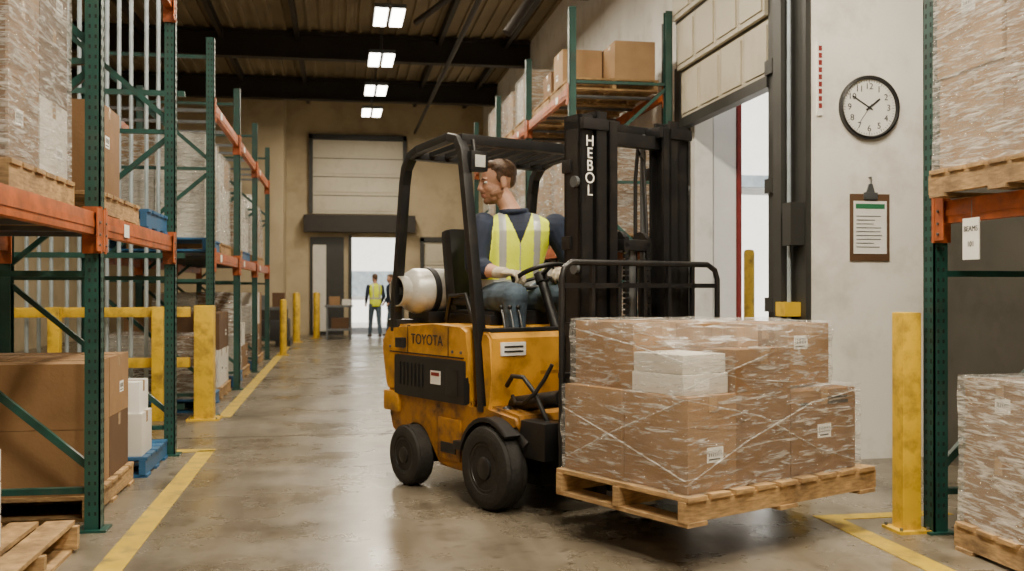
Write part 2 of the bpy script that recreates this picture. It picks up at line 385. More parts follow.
mb.b2(-1.3,-1.0,20.9,22.2,0,.12,M_black)
mb.b2(-1.9,-1.05,20.9,22.1,.12,.55,M_blackm,bev=.03); mb.b2(-1.85,-1.1,21.0,22.0,.75,.8,M_grey); mb.b2(-1.85,-1.1,21,22,.55,.75,M_girder); mb.b2(-1.8,-1.5,21.1,21.5,.8,1.05,M_grey); mb.b2(-1.4,-1.15,21.5,21.9,.8,1.1,M_cardD)
mb.done('tool_cabinet')
# ------------------------------------------------------------------ lamps
LZ=5.2
def lamp(x,y,E=150):
    mb=MB()
    for dx in (-.12,.12):
        mb.b2(x+dx-.105,x+dx+.105,y-.5,y+.5,LZ,LZ+.06,M_grey); mb.b2(x+dx-.09,x+dx+.09,y-.47,y+.47,LZ-.02,LZ,M_lampw)
    for dy in (-.4,.4): mb.cyl((x,y+dy,LZ+.06),(x,y+dy,CZ-.04),.008,M_grey,n=6)
    for dy in (-.4,.4): mb.b2(x-.2,x+.2,y+dy-.02,y+dy+.02,LZ+.06,LZ+.08,M_grey)
    o=mb.done('ceiling_light_fixture')
    l=bpy.data.lights.new('fixture_light','AREA'); l.shape='RECTANGLE'; l.size=.5; l.size_y=1.0; l.energy=E; l.color=(1,.87,.66)
    lo=bpy.data.objects.new('fixture_light',l); COL.objects.link(lo); lo.parent=o; lo.location=(0,0,-.03)
for y in (3.6,6.4,9.2,12.0,14.85,17.65,20.4,23.0): lamp(.71,y,E=115 if y>8 else 165)
lamp(.71,.5,E=250)
for y,e in ((0.5,40),(4.5,40),(8.5,95)): lamp(-3.6,y,E=e)  # unseen side row added for more light, kept out of view
lamp(2.5,.5,E=140); lamp(2.6,3.4,E=230)  # unseen fixtures added at right, the second to brighten the clock wall
# ------------------------------------------------------------------ pallets, boxes, loads
def pallet(mb,x0,x1,y0,y1,z,m=M_wood,h=.13,along='x'):
    if along=='y':
        T=mb.T.copy(); mb.T=T@Matrix(((0,1,0,0),(1,0,0,0),(0,0,1,0),(0,0,0,1))); pallet(mb,y0,y1,x0,x1,z,m,h,'x'); mb.T=T; return
    n=max(5,int((x1-x0)/.14)); w=(x1-x0)/n
    for i in range(n):
        a=x0+i*w+.008; j=random.uniform(-.004,.004)
        mb.b2(a,a+w*.8,y0+j,y1+j,z+h-.02,z+h,m,bev=.002)
    for i in (0,n//2,n-1):
        a=x0+i*w+.008; mb.b2(a,a+w*.8,y0,y1,z,z+.018,m)
    for yy in (y0+.01,(y0+y1)/2-.02,y1-.05): mb.b2(x0,x1,yy,yy+.04,z+.018,z+h-.02,m)
def cbox(mb,x0,x1,y0,y1,z0,z1,m,label=None,tape=True,bev=.004):
    mb.b2(x0,x1,y0,y1,z0,z1,m,bev=bev); e=.0015
    cx,cy=(x0+x1)/2,(y0+y1)/2
    if tape:
        mb.b2(x0-e,x1+e,cy-.025,cy+.025,z1-.07,z1+e,M_tape)
        mb.b2(x0,x1,cy-.001,cy+.001,z1,z1+e*1.4,M_cardD)
    if label:
        f,u,v=label; w,h=.10,.065
        if f=='x+': a=y0+(y1-y0)*u; b=z0+(z1-z0)*v; mb.b2(x1,x1+e,a-w/2,a+w/2,b-h/2,b+h/2,M_paper); [mb.b2(x1+e,x1+e*1.5,a-w*.4+k*.012,a-w*.4+k*.012+.005,b-h*.1,b+h*.3,M_ink) for k in range(7)]; mb.b2(x1+e,x1+e*1.5,a-w*.4,a+w*.3,b-h*.35,b-h*.25,M_ink)
        if f=='y-': a=x0+(x1-x0)*u; b=z0+(z1-z0)*v; mb.b2(a-w/2,a+w/2,y0-e,y0,b-h/2,b+h/2,M_paper); [mb.b2(a-w*.4+k*.012,a-w*.4+k*.012+.005,y0-e*1.5,y0-e,b-h*.1,b+h*.3,M_ink) for k in range(7)]
        if f=='x-': a=y0+(y1-y0)*u; b=z0+(z1-z0)*v; mb.b2(x0-e,x0,a-w/2,a+w/2,b-h/2,b+h/2,M_paper); [mb.b2(x0-e*1.5,x0-e,a-w*.4+k*.012,a-w*.4+k*.012+.005,b-h*.1,b+h*.3,M_ink) for k in range(7)]
def load(name,x0,x1,y0,y1,z,H,n=(2,2,3),mats=M_card,wrap=True,pm=M_wood,along='y',drop=0,lab='x+',ph=.13):
    mb=MB(); pallet(mb,x0,x1,y0,y1,z,pm,ph,along); nx,ny,nz=n; z+=ph
    X0,X1,Y0,Y1=x0+.03,x1-.03,y0+.03,y1-.03; dx,dy,dz=(X1-X0)/nx,(Y1-Y0)/ny,H/nz; pts=[]
    for k in range(nz):
        for i in range(nx):
            for j in range(ny):
                if k==nz-1 and random.random()<drop: continue
                q=.004+random.random()*.012
                a,b,c=X0+i*dx,Y0+j*dy,z+k*dz
                lb=(lab,random.uniform(.3,.7),random.uniform(.3,.7)) if random.random()<.5 and lab else None
                cbox(mb,a+q,a+dx-.003,b+.003,b+dy-q,c+.001,c+dz-.002,random.choice(mats),lb,bev=0)
                pts+=[(a+u*dx,b+v*dy,c+w*dz) for u in(0,1) for v in(0,1) for w in(0,1)]
    if wrap: mb.film(pts,.01,.010,seed=x0*7+y0,m=M_filmH)
    return mb.done(name)
Wm=[M_whitebox,M_whitebox,M_card[2]]
ZB=1.575
load('wrapped_pallet_load',-2.25,-1.25,4.13,5.1,ZB,1.35,(2,2,4),[M_card[1],M_whitebox,M_card[0],M_cardD])
load('wrapped_pallet_load',-2.25,-1.25,2.75,3.95,ZB,1.35,(2,2,4),Wm,pm=M_bluep)
mb=MB(); pallet(mb,-2.25,-1.22,5.45,6.5,ZB,M_wood,.13,'y')
cbox(mb,-1.75,-1.27,5.62,6.15,ZB+.13,ZB+.63,M_card[1],('x+',.4,.6)); cbox(mb,-2.2,-1.8,5.5,6.0,ZB+.13,ZB+.45,M_card[0]); cbox(mb,-2.2,-1.8,6.02,6.45,ZB+.13,ZB+.4,M_card[2]); mb.done('boxes_on_pallet')
mb=MB(); pallet(mb,-2.2,-1.2,6.65,7.4,ZB,M_bluep,.13,'y'); mb.done('blue_pallet')
load('boxes_on_pallet',-2.35,-1.25,5.42,6.5,0,.68,(2,2,2),[M_card[1],M_cardD,M_card[0]],wrap=False)
mb=MB(); pallet(mb,-2.2,-1.2,6.62,7.42,0,M_bluep,.13,'y'); cbox(mb,-2.0,-1.45,6.7,7.2,.13,.48,M_whitebox); cbox(mb,-1.95,-1.5,6.75,7.15,.48,.72,M_paper); cbox(mb,-1.42,-1.24,6.66,7.0,.13,.40,M_whitebox); cbox(mb,-1.42,-1.26,6.68,6.98,.40,.60,M_paper); mb.done('cartons_on_blue_pallet')
mb=MB(); pallet(mb,-2.25,-1.17,3.75,4.84,0,M_wood,.14,'x'); 
for k in range(3):
    z=.14+k*.135; cbox(mb,-2.0,-1.37,3.85,4.40,z,z+.13,M_whitebox,None); mb.b2(-1.37,-1.368,3.87,4.38,z+.02,z+.06,M_greenink); mb.b2(-1.95,-1.40,3.848,3.85,z+.02,z+.06,M_greenink)
cbox(mb,-2.15,-1.75,4.42,4.8,.14,.44,M_card[0])
mb.done('white_cartons_on_pallet')
for i,(ya,mt,pm,h,dr) in enumerate([(9.95,Wm,M_bluep,1.0,0),(11.1,Wm,M_wood,.95,0),(12.5,M_card,M_wood,.9,.3),(13.6,Wm,M_bluep,.7,.2),(15.0,Wm,M_wood,.9,.2),(16.1,M_card,M_wood,.8,.3)]):
    load('wrapped_pallet_load' ,-2.25,-1.25,ya,ya+1.02,1.555,h,(2,2,3),mt,pm=pm,drop=dr)
    load('wrapped_pallet_load',-2.3,-1.25,ya+.03,ya+1.0,0,.6+.2*(i%3),(2,2,2),[M_card[1],M_cardD,M_whitebox],wrap=(i%2==0),pm=[M_bluep,M_wood][i%2],drop=.2)
load('wrapped_pallet_load',2.78,3.78,3.38,4.4,1.63,1.3,(2,2,3),[M_card[0],M_card[2],M_card[0]],lab='x-')
load('wrapped_pallet_load',2.78,3.82,3.15,4.2,0,.66,(2,2,2),[M_card[2],M_card[0],M_card[1]],lab='x-')
load('wrapped_pallet_load',2.8,3.82,2.0,3.05,1.63,1.2,(2,2,3),M_card,lab='x-')
load('wrapped_pallet_load',2.78,3.82,1.95,3.0,0,.7,(2,2,2),M_card,lab='x-')
for ya,mt,h in ((10.45,M_card,.42),(11.55,[M_cardD,M_card[1]],.3),(12.9,Wm,.6),(14.1,M_card,.55),(15.5,M_card,.6)):
    load('boxes_on_pallet',2.42,3.42,ya,ya+1.02,3.335,h,(2,2,1),mt,wrap=(h>.5),drop=.15,lab='x-')
for ya,mt in ((10.45,M_card),(11.55,Wm),(12.9,Wm),(14.1,M_card),(15.5,M_card)):
    load('wrapped_pallet_load',2.42,3.42,ya,ya+1.02,1.655,1.0,(2,2,3),mt,lab='x-')
    load('wrapped_pallet_load',2.42,3.42,ya,ya+1.02,0,1.0,(2,2,3),mt,lab='x-')
# ------------------------------------------------------------------ racks
def rack(name,xf,xb,ys,H,levels,holes=(),bw=.085):
    mb=MB(); sg=1 if xf>xb else -1
    for k,y in enumerate(ys):
        for x in (xf,xb):
            mb.b2(x-.037,x+.037,y-bw/2,y-bw/2+.008,0,H,M_green); mb.b2(x-.037,x+.037,y+bw/2-.008,y+bw/2,0,H,M_green)
            ox=x+sg*.033*(1 if x==xf else -1); mb.b2(ox-.004,ox+.004,y-bw/2,y+bw/2,0,H,M_green)
            mb.b2(x-.07,x+.07,y-.07,y+.07,0,.012,M_green)
            if k in holes and x==xf:
                z=.08
                while z<H-.05:
                    for q in (-.02,.02):
                        mb.b2(ox+sg*.004,ox+sg*.0052,y+q-.006,y+q+.006,z,z+.022,M_hole)
                        mb.b2(x+q*.7-.005,x+q*.7+.005,y-bw/2-.001,y-bw/2,z,z+.018,M_hole)
                    z+=.05
        z=.22; up=True; pf,pb=xf-sg*.03,xb+sg*.03
        mb.beam((pf,y,.2),(pb,y,.2),.04,.03,M_green)
        while z+1.05<H:
            a,b=(pf,pb) if up else (pb,pf)
            mb.beam((a,y,z+.1),(b,y,z+1.0),.03,.035,M_green); z+=1.05; up=not up
            mb.beam((pf,y,z),(pb,y,z),.04,.03,M_green)
    for zt in levels:
        for i in range(len(ys)-1):
            a,b=ys[i]+bw/2,ys[i+1]-bw/2
            for x in (xf,xb):
                mb.b2(x-.025,x+.025,a,b,zt-.11,zt,M_orange,bev=.004); mb.b2(x+sg*.025-.004,x+sg*.025+.004,a,b,zt-.075,zt-.045,M_orange)
                for yy in (a,b-.008): mb.b2(x-.045,x+.045,yy-.006,yy+.014,zt-.2,zt+.03,M_orange)
                if x==xf:
                    for yy in (a+.0,b-.045): 
                        mb.b2(x+sg*.037,x+sg*.043,yy-.04,yy+.05,zt-.19,zt+.02,M_orange)
                        for q in(-.16,-.11,-.05): mb.cyl((x+sg*.043,yy,zt+q),(x+sg*.05,yy,zt+q),.007,M_grey,n=8)
            for t in (.2,.5,.8):
                yy=a+(b-a)*t; mb.b2(min(xf,xb)+.03,max(xf,xb)-.03,yy-.02,yy+.02,zt-.03,zt,M_grey)
            mb.b2(xf+sg*.03,xf+sg*.033,a+.5,a+.62,zt-.09,zt-.02,M_paper)
    return mb.done(name)
rack('pallet_rack',-1.2,-2.3,[3.0-.05,5.24,7.5],4.6,[1.57,3.3],holes=(1,2))
rack('pallet_rack',-1.2,-2.3,[9.75,12.2,14.7,17.2],3.55,[1.55,2.97],holes=(0,))
rack('pallet_rack',2.89,3.88,[1.6,4.5],4.2,[1.62,3.4],holes=(1,),bw=.09)
rack('pallet_rack',2.4,3.45,[10.24,12.7,15.2,17.7],4.15,[1.65,3.33])
mb=MB(); mb.b2(2.835,2.84,4.08,4.2,1.33,1.52,M_paper); mb.tube([(2.84,4.14,1.52),(2.84,4.14,1.6)],.002,M_grey); o=mb.done('rack_tag')
text('tag_text','BEAMS',(-.004,0,.14),(math.pi/2,0,-math.pi/2),.035,M_ink,o); text('tag_text_b','101',(-.004,0,.07),(math.pi/2,0,-math.pi/2),.035,M_ink,o)
mb=MB()
x=-5.0; i=0
while x<-1.45:
    mb.cyl((x,9.66,.02),(x,9.66,4.9),.019,M_lgrey,n=8); x+=.105+.03*(i%3==0); i+=1
for z in (.1,1.5,3.0,4.85): mb.b2(-5.05,-1.42,9.64,9.68,z-.025,z+.025,M_green)
mb.done('bar_partition')
# ------------------------------------------------------------------ clock + clipboard
mb=MB(); CX,CZc=3.656,2.465
mb.lathe([(.2,0),(.222,0),(.225,.02),(.222,.04),(.208,.045),(.2,.03)],(CX,6.5,CZc),(0,-1,0),M_black,n=48,closed=True)
mb.lathe([(.203,0),(.203,.018)],(CX,6.5,CZc),(0,-1,0),M_paper,n=48)
for i in range(60):
    a=i*math.pi/30; l=.012 if i%5 else .02; d=V((math.sin(a),0,math.cos(a))); c=V((CX,6.481,CZc))
    mb.beam(c+d*(.193-l),c+d*.193,.002,.003 if i%5 else .006,M_ink,up=(0,1,0))
def chand(ang,L,w,t): 
    d=V((math.sin(ang),0,math.cos(ang))); c=V((CX,6.478-t,CZc)); mb.beam(c-d*.03,c+d*L,.002,w,M_ink,up=d.cross(V((0,1,0))))
chand(math.radians(302),.15,.009,.0); chand(math.radians(52),.10,.012,.001); chand(math.radians(215),.13,.003,.002)
mb.cyl((CX,6.481,CZc),(CX,6.47,CZc),.01,M_ink)
oc=mb.done('wall_clock')
for h in range(1,13):
    a=h*math.pi/6; text('numeral_%d'%h,str(h),(math.sin(a)*.148,6.4805-oc.location.y,CZc-oc.location.z+math.cos(a)*.148),(math.pi/2,0,0),.062,M_ink,oc)
mb=MB(); cx=3.665; y=6.5
mb.b2(cx-.15,cx+.15,y-.012,y-.002,1.39,1.86,M_cardD,bev=.003); mb.b2(cx-.125,cx+.125,y-.016,y-.012,1.44,1.81,M_paper)
mb.b2(cx-.11,cx+.11,y-.0175,y-.016,1.755,1.79,M_greenink)
for i in range(9): mb.b2(cx-.105,cx+.02+random.random()*.08,y-.0175,y-.016,1.70-i*.027,1.706-i*.027,M_grey)
mb.b2(cx-.05,cx+.05,y-.03,y-.012,1.82,1.87,M_grey,bev=.004); mb.prism([(cx-.03,1.87),(cx+.03,1.87),(cx+.012,1.93),(cx-.012,1.93)],y-.025,y-.012,M_grey)
mb.tube([(cx,y-.02,1.92),(cx+.01,y-.02,1.96),(cx,y-.01,1.98)],.004,M_grey); mb.cyl((cx,y,1.975),(cx,y-.03,1.975),.006,M_grey)
mb.done('clipboard')
# ------------------------------------------------------------------ FORKLIFT
PH=math.atan2(-.898,.44); OX,OY=1.48,5.2
FK=empty('forklift',(OX,OY,0),PH)
def arc(cx,cz,r,a0,a1,n=10): return [(cx+r*math.cos(math.radians(a0+(a1-a0)*i/n)),cz+r*math.sin(math.radians(a0+(a1-a0)*i/n))) for i in range(n+1)]
mb=MB()
poly=[(-1.66,.40),(-1.62,.30),(-1.54,.26)]+arc(-1.31,.18,.215,160,15)+[(-1.06,.15),(-.78,.15)]+arc(-.446,.22,.275,195,50)+[(-.25,.47),(-.27,.52),(-.54,.55),(-.56,.545),(-.72,.50),(-.74,.56),(-1.66,.56)]
mb.prism(poly,-.49,.49,M_org,bev=.02)
mb.b2(-1.04,-.80,-.503,-.485,.20,.44,M_org,bev=.008); mb.b2(-1.0,-.84,-.508,-.5,.24,.30,M_black)
mb.done('chassis',FK,sharp=45)
mb=MB()
hood=[(-1.67,.54),(-1.70,.60),(-1.72,.80)]+arc(-1.62,.87,.10,180,100,5)+[(-1.1,.985),(-.80,.975)]+arc(-.76,.94,.04,80,0,3)+[(-.72,.80),(-.74,.54)]
mb.prism(hood,-.50,.50,M_yel,bev=.025)
mb.b2(-1.69,-1.5,-.515,.515,.42,.55,M_yel,bev=.02)
mb.b2(-1.62,-.76,-.506,.506,.795,.802,M_blackm)
mb.b2(-1.40,-1.396,-.503,.503,.80,.97,M_blackm); mb.b2(-.93,-.926,-.503,.503,.80,.97,M_blackm)
for q in (-1.62,-1.45,-.88,-.79): mb.cyl((q,-.506,.83),(q,-.50,.83),.009,M_grey,n=8)
mb.done('engine_hood',FK,sharp=45)
mb=MB()
mb.b2(-1.55,-.74,-.515,.515,.53,.785,M_blackm,bev=.02)
for i in range(7): mb.b2(-1.48+i*.045,-1.46+i*.045,-.521,-.513,.60,.74,M_black)
mb.b2(-1.10,-.99,-.518,-.514,.63,.71,M_paper); mb.b2(-1.09,-1.0,-.5195,-.518,.68,.70,M_red); mb.b2(-.93,-.80,-.519,-.514,.58,.73,M_black,bev=.003)
mb.b2(-1.49,-1.42,-.54,-.50,.83,.89,M_blackm) 
mb.done('side_panel',FK)
text('maker_lettering','TOYOTA',(-1.17,-.503,.885),(math.pi/2,0,0),.09,M_ink,FK)
mb=MB()
mb.prism([(-.56,.52),(-.52,.52),(-.50,.70),(-.51,.92),(-.545,.955),(-.60,.955),(-.585,.90)],-.49,.49,M_yel,bev=.012)
mb.b2(-.62,-.54,-.47,.47,.945,.975,M_blackm,bev=.012)
mb.box((-.503,-.34,.86),(.012,.17,.075),M_paper,bev=.002)
for k in range(2): mb.box((-.496,-.34,.873-k*.027),(.003,.13,.010),M_ink)
mb.box((-.505,.0,.72),(.012,.3,.02),M_org)
mb.done('front_cowl',FK)
mb=MB()
for s in (-1,1):
    fa=arc(-.446,.225,.255,165,45,10); fb=arc(-.446,.225,.275,45,165,10)
    mb.prism(fa+fb,s*.44,s*.57,M_blackm,bev=.004)
    mb.b2(-.82,-.70,s*.44,s*.54,.28,.33,M_black,bev=.01)
    mb.cyl((-.5,s*.33,.55),(-.08,s*.33,.62),.045,M_black); mb.cyl((-.12,s*.33,.62),(-.0,s*.33,.63),.022,M_grey)
    mb.cyl((-.46,s*.42,.52),(-.2,s*.45,.36),.04,M_black); mb.b2(-.3,-.05,s*.3,s*.47,.3,.5,M_black,bev=.02)
    mb.tube([(-.48,s*.4,.66),(-.40,s*.42,.72),(-.30,s*.42,.72),(-.22,s*.41,.65),(-.16,s*.38,.52),(-.1,s*.35,.4)],.013,M_blackm)
    mb.tube([(-.48,s*.36,.60),(-.40,s*.40,.57),(-.30,s*.42,.58),(-.2,s*.42,.64),(-.14,s*.40,.72),(-.1,s*.38,.8)],.011,M_blackm)
mb.cyl((-.446,-.46,.225),(-.446,.46,.225),.06,M_black)
mb.cyl((-1.31,-.46,.17),(-1.31,.46,.17),.05,M_black)
mb.b2(-1.5,-.3,-.3,.3,.12,.3,M_black)
mb.done('undercarriage',FK)
def wheel(name,a,s,r,w,hub):
    mb=MB(); y=s*(.59-w/2); ax=(0,s,0); h=w/2
    mb.lathe([(r*.55,-h*.9),(r*.8,-h),(r*.95,-h*.85),(r,-h*.55),(r,h*.55),(r*.95,h*.85),(r*.8,h),(r*.62,h*.92),(r*.6,h*.8)],(a,y,r),ax,M_rubber,n=40)
    for i in range(26):
        t=2*math.pi*i/26; d=V((math.cos(t),0,math.sin(t)))
        for q in (-.5,.5): mb.beam(V((a,y+q*w*.5,r))+d*(r*.955),V((a,y+q*w*.5,r))+d*(r*1.004),w*.36,.018,M_rubber,up=(0,1,0))
    mb.lathe([(r*.62,h*.7),(r*.60,h*.86),(r*.54,h*.86),(r*.46,h*.45),(r*.3,h*.4),(r*.27,h*.9),(r*.2,h*1.05),(r*.05,h*1.06)],(a,y,r),ax,hub,n=32)
    for i in range(6):
        t=2*math.pi*i/6; d=V((math.cos(t),0,math.sin(t)))*r*.38; mb.cyl(V((a,y+s*h*.4,r))+d,V((a,y+s*h*.6,r))+d,r*.05,M_grey,n=6)
    return mb.done(name,FK)
for s,n in((-1,'right'),(1,'left')):
    wheel('drive_wheel_'+n,-.446,s,.228,.16,M_black); wheel('steer_wheel_'+n,-1.31,s,.182,.13,M_black)
mb=MB()
for b in (-.47,.54):
    pth=[(-.60,b,.52),(-.63,b,.85),(-.79,b,1.85),(-.815,b,1.99),(-.86,b,2.06),(-.95,b,2.085),(-1.30,b,2.05),(-1.40,b,2.02),(-1.465,b,1.95),(-1.49,b,1.85),(-1.60,b,1.05),(-1.60,b,.93)]
    for i in range(len(pth)-1):
        d=(V(pth[i+1])-V(pth[i])).normalized()*.012; mb.beam(V(pth[i])-d,V(pth[i+1])+d,.05,.062,M_black,up=(0,1,0),bev=.012)
for i in range(8):
    b=-.47+1.01*(i+1)/9; mb.beam((-.86,b,2.07),(-1.36,b,2.03),.03,.035,M_black,up=(0,1,0))
mb.beam((-.86,-.47,2.065),(-.86,.54,2.065),.07,.06,M_black,bev=.01); mb.beam((-1.38,-.47,2.02),(-1.38,.54,2.02),.07,.05,M_black,bev=.01)
mb.b2(-1.66,-1.54,-.5,.55,.95,1.0,M_black,bev=.01)
mb.done('overhead_guard',FK)
mb=MB()
for b in (-.40,.45):
    mb.box((-.78,b,1.93),(.07,.12,.12),M_black,bev=.02); mb.box((-.744,b,1.93),(.006,.07,.07),M_lens,bev=.002); mb.cyl((-.80,b,1.98),(-.82,b,2.06),.012,M_black)
mb.done('headlights',FK)
mb=MB()
mb.b2(-1.36,-.86,-.25,.27,.975,1.04,M_blackm,bev=.02); mb.box((-1.10,.01,1.03),(.48,.46,.07),M_blackm,bev=.03)
mb.box((-1.38,.01,1.30),(.12,.46,.56),M_blackm,R=Matrix.Rotation(-.15,3,'Y'),bev=.05)
for s in(-1,1): mb.box((-1.12,.01+s*.27,1.12),(.3,.05,.05),M_blackm,bev=.02); 
mb.tube([(-1.3,-.28,1.0),(-1.22,-.3,1.15),(-1.05,-.3,1.16),(-.98,-.29,1.0)],.015,M_black)
mb.done('seat',FK)
mb=MB(); R=.145; ca,cz=-1.56,1.18
prof=[(.04,-.40),(.08,-.395),(.12,-.37),(R,-.32),(R,.25),(.12,.30),(.06,.325)]
mb.lathe(prof,(ca,-.04,cz),(0,1,0),M_tank,n=28)
mb.lathe([(.09,-.45),(.097,-.45),(.097,-.38),(.09,-.38)],(ca,-.04,cz),(0,1,0),M_tank,n=24,closed=True)
mb.cyl((ca,-.47,cz),(ca,-.4,cz),.025,M_grey,n=10)
for b in (-.26,.1): mb.lathe([(R+.002,-.02),(R+.008,-.02),(R+.008,.02),(R+.002,.02)],(ca,b,cz),(0,1,0),M_blackm,n=28)
mb.b2(ca-.13,ca+.13,-.33,.17,.98,1.05,M_black,bev=.01)
mb.done('propane_tank',FK)
mb=MB(); sc=V((-.73,.03,1.27)); ax=V((-.42,0,.9)).normalized(); x=V((0,1,0)); y=ax.cross(x)
mb.tube([sc+x*.165*math.cos(t*math.pi/14)+y*.165*math.sin(t*math.pi/14) for t in range(28)],.014,M_blackm,n=10,closed=True)
for t in (.3,2.4,4.5): mb.beam(sc,sc+(x*math.cos(t)+y*math.sin(t))*.16,.03,.012,M_blackm,up=ax)
mb.cyl(sc-ax*.04,sc+ax*.02,.04,M_blackm); mb.cyl(sc-ax*.02,V((-.585,.03,.96)),.03,M_black)
mb.cyl(sc+x*-.12+y*.11,sc+x*-.12+y*.11+ax*.06,.015,M_blackm)
for i in range(3):
    b=-.22-.06*i; mb.tube([(-.58,b,.96),(-.60,b,1.04),(-.62,b,1.08)],.006,M_grey,n=8); mb.sph((-.62,b,1.09),.014,M_blackm)
mb.done('steering_wheel',FK)
mb=MB(); c0=.08
for s in (-1,1):
    o=c0+s*.395
    def ch(bo,wd,a0,a1,z0,z1):
        bi=bo-s*wd
        mb.b2(a0,a1,min(bo,bo-s*.014),max(bo,bo-s*.014),z0,z1,M_black)
        mb.b2(a0,a0+.018,min(bo,bi),max(bo,bi),z0,z1,M_black); mb.b2(a1-.018,a1,min(bo,bi),max(bo,bi),z0,z1,M_black)
    ch(o,.085,-.08,.05,.10,2.10); ch(o-s*.093,.07,-.06,.07,.12,2.12); ch(o-s*.171,.055,-.03,.085,.14,2.07)
    cc=o-s*.255; mb.cyl((-.05,cc,.15),(-.05,cc,1.35),.028,M_black); mb.cyl((-.05,cc,1.35),(-.05,cc,2.05),.016,M_grey)
    mb.b2(-.08,.08,min(o,o-s*.25),max(o,o-s*.25),2.02,2.08,M_black,bev=.008)
    for z in (.5,.95,1.4,1.8): mb.b2(-.09,-.02,min(o+s*.012,o-s*.2),max(o+s*.012,o-s*.2),z,z+.07,M_black,bev=.006)
    for z in (1.75,1.3): mb.cyl((.02,o,z),(.02,o+s*.02,z),.03,M_grey,n=12)
for z,h in ((2.03,.06),(.2,.1)): mb.b2(-.09,-.04,c0-.39,c0+.39,z,z+h,M_black,bev=.006)
mb.b2(-.02,.04,c0-.3,c0+.3,1.96,2.03,M_black,bev=.006)
mb.done('mast',FK)
mb=MB()
mb.cyl((0,c0,.2),(0,c0,1.05),.045,M_black); mb.cyl((0,c0,1.05),(0,c0,1.42),.03,M_grey); mb.b2(-.04,.06,c0-.1,c0+.1,1.40,1.46,M_black,bev=.01)
for b in (-.08,.08):
    mb.lathe([(.04,-.015),(.055,-.015),(.055,.015),(.04,.015)],(.0,c0+b,1.45),(0,1,0),M_black,n=20)
    for i in range(36): mb.b2(.045,.06,c0+b-.015,c0+b+.015,.4+i*.03,.4+i*.03+.022,M_black)
for k,b in enumerate((-.12,.12)):
    mb.tube([(.02,c0+b,.4),(.03,c0+b,1.0),(.0,c0+b,1.5),(-.04,c0+b*1.1,1.9),(-.07,c0+b,1.97),(-.09,c0+b,1.8),(-.09,c0+b,1.0)],.011,M_blackm,n=8)
mb.done('lift_chains',FK)
text('mast_lettering','H\nE\nB\nO\nL',(.072,-.268,1.83),(math.pi/2,0,math.pi/2),.08,M_paper,FK,spacing=.8)
mb=MB(); A=.13
pth=[(A,-.50,.30),(A,-.50,1.25),(A,-.485,1.30),(A,-.44,1.33),(A,.54,1.33),(A,.60,1.30),(A,.62,1.25),(A,.62,.30)]
mb.tube(pth,.016,M_black,n=10)
for b in (-.3,-.12,.06,.24,.42): mb.b2(A-.010,A+.010,b-.011,b+.011,.45,1.32,M_black)
for z in (.42,.75,1.2): mb.b2(A-.03,A+.01,-.5,.62,z,z+.025 if z>.5 else z+.1,M_black)
mb.b2(.09,.14,-.42,.52,.28,.38,M_black,bev=.006); mb.b2(.09,.14,-.42,.52,.62,.72,M_black,bev=.006)
mb.done('load_backrest',FK)
mb=MB()
for b in (-.27,.39):
    mb.b2(.14,.18,b-.06,b+.06,.215,.72,M_black,bev=.005); mb.prism([(.15,.222),(.98,.235),(.98,.245),(.15,.26)],b-.045,b+.045,M_black)
mb.done('forks',FK)
# ------------------------------------------------------------------ carried pallet + load
TM=Matrix.Translation((OX,OY,0))@Matrix.Rotation(PH,4,'Z')
mb=MB(); pallet(mb,.2,1.08,-.60,.73,.2,M_wood,.125,'y')
mb.done('wooden_pallet',mtx=TM)
mb=MB(); Z=.327
cbox(mb,.64,1.04,-.55,-.25,Z,Z+.41,M_card[0],('x+',.55,.38)); cbox(mb,.62,1.03,-.245,.13,Z,Z+.60,M_card[1],None); cbox(mb,.60,1.03,.135,.62,Z,Z+.39,M_cardD if 0 else M_card[1],('x+',.5,.5))
cbox(mb,.23,.635,-.56,-.1,Z,Z+.41,M_card[0]); cbox(mb,.23,.6,-.095,.25,Z,Z+.4,M_card[1]); cbox(mb,.23,.59,.255,.62,Z,Z+.39,M_card[2])
mb.b2(1.0305,1.0315,.20,.26,Z+.32,Z+.335,M_ink); mb.b2(1.0305,1.0315,.40,.56,Z+.32,Z+.335,M_ink); mb.b2(1.0305,1.0315,.40,.56,Z+.345,Z+.355,M_ink)
cbox(mb,.25,.66,-.51,-.10,Z+.412,Z+.715,M_card[0]); cbox(mb,.68,1.0,-.535,-.26,Z+.412,Z+.50,M_whitebox,None,False); cbox(mb,.685,.99,-.53,-.265,Z+.502,Z+.585,M_whitebox,None,False)
mb.b2(1.0,1.0015,-.47,-.38,Z+.43,Z+.48,M_paper)
cbox(mb,.28,.61,-.095,.24,Z+.402,Z+.705,M_card[2]); cbox(mb,.40,.92,.25,.56,Z+.402,Z+.70,M_card[0],('x+',.3,.7))
cbox(mb,.64,.84,-.24,-.09,Z+.602,Z+.71,M_card[0]); cbox(mb,.66,.90,-.08,.06,Z+.602,Z+.69,M_card[2],None,True); cbox(mb,.66,.88,.065,.2,Z+.602,Z+.70,M_card[1])
mb.film([(x,y,z) for x in(.23,1.035) for y in(-.56,.62) for z in(Z-.002,Z+.395)],.009,.014,cuts=10)
mb.film([(x,y,Z+z) for x,y,z in((.25,-.52,.40),(.25,-.52,.715),(.25,.56,.40),(.25,.56,.70),(.92,.56,.40),(.92,.56,.70),(1.0,-.54,.41),(1.0,-.54,.585),(1.03,.13,.41),(1.03,.13,.60),(1.03,-.25,.6),(.66,-.51,.715),(.9,.2,.70))],.008,.014,cuts=10,seed=4)
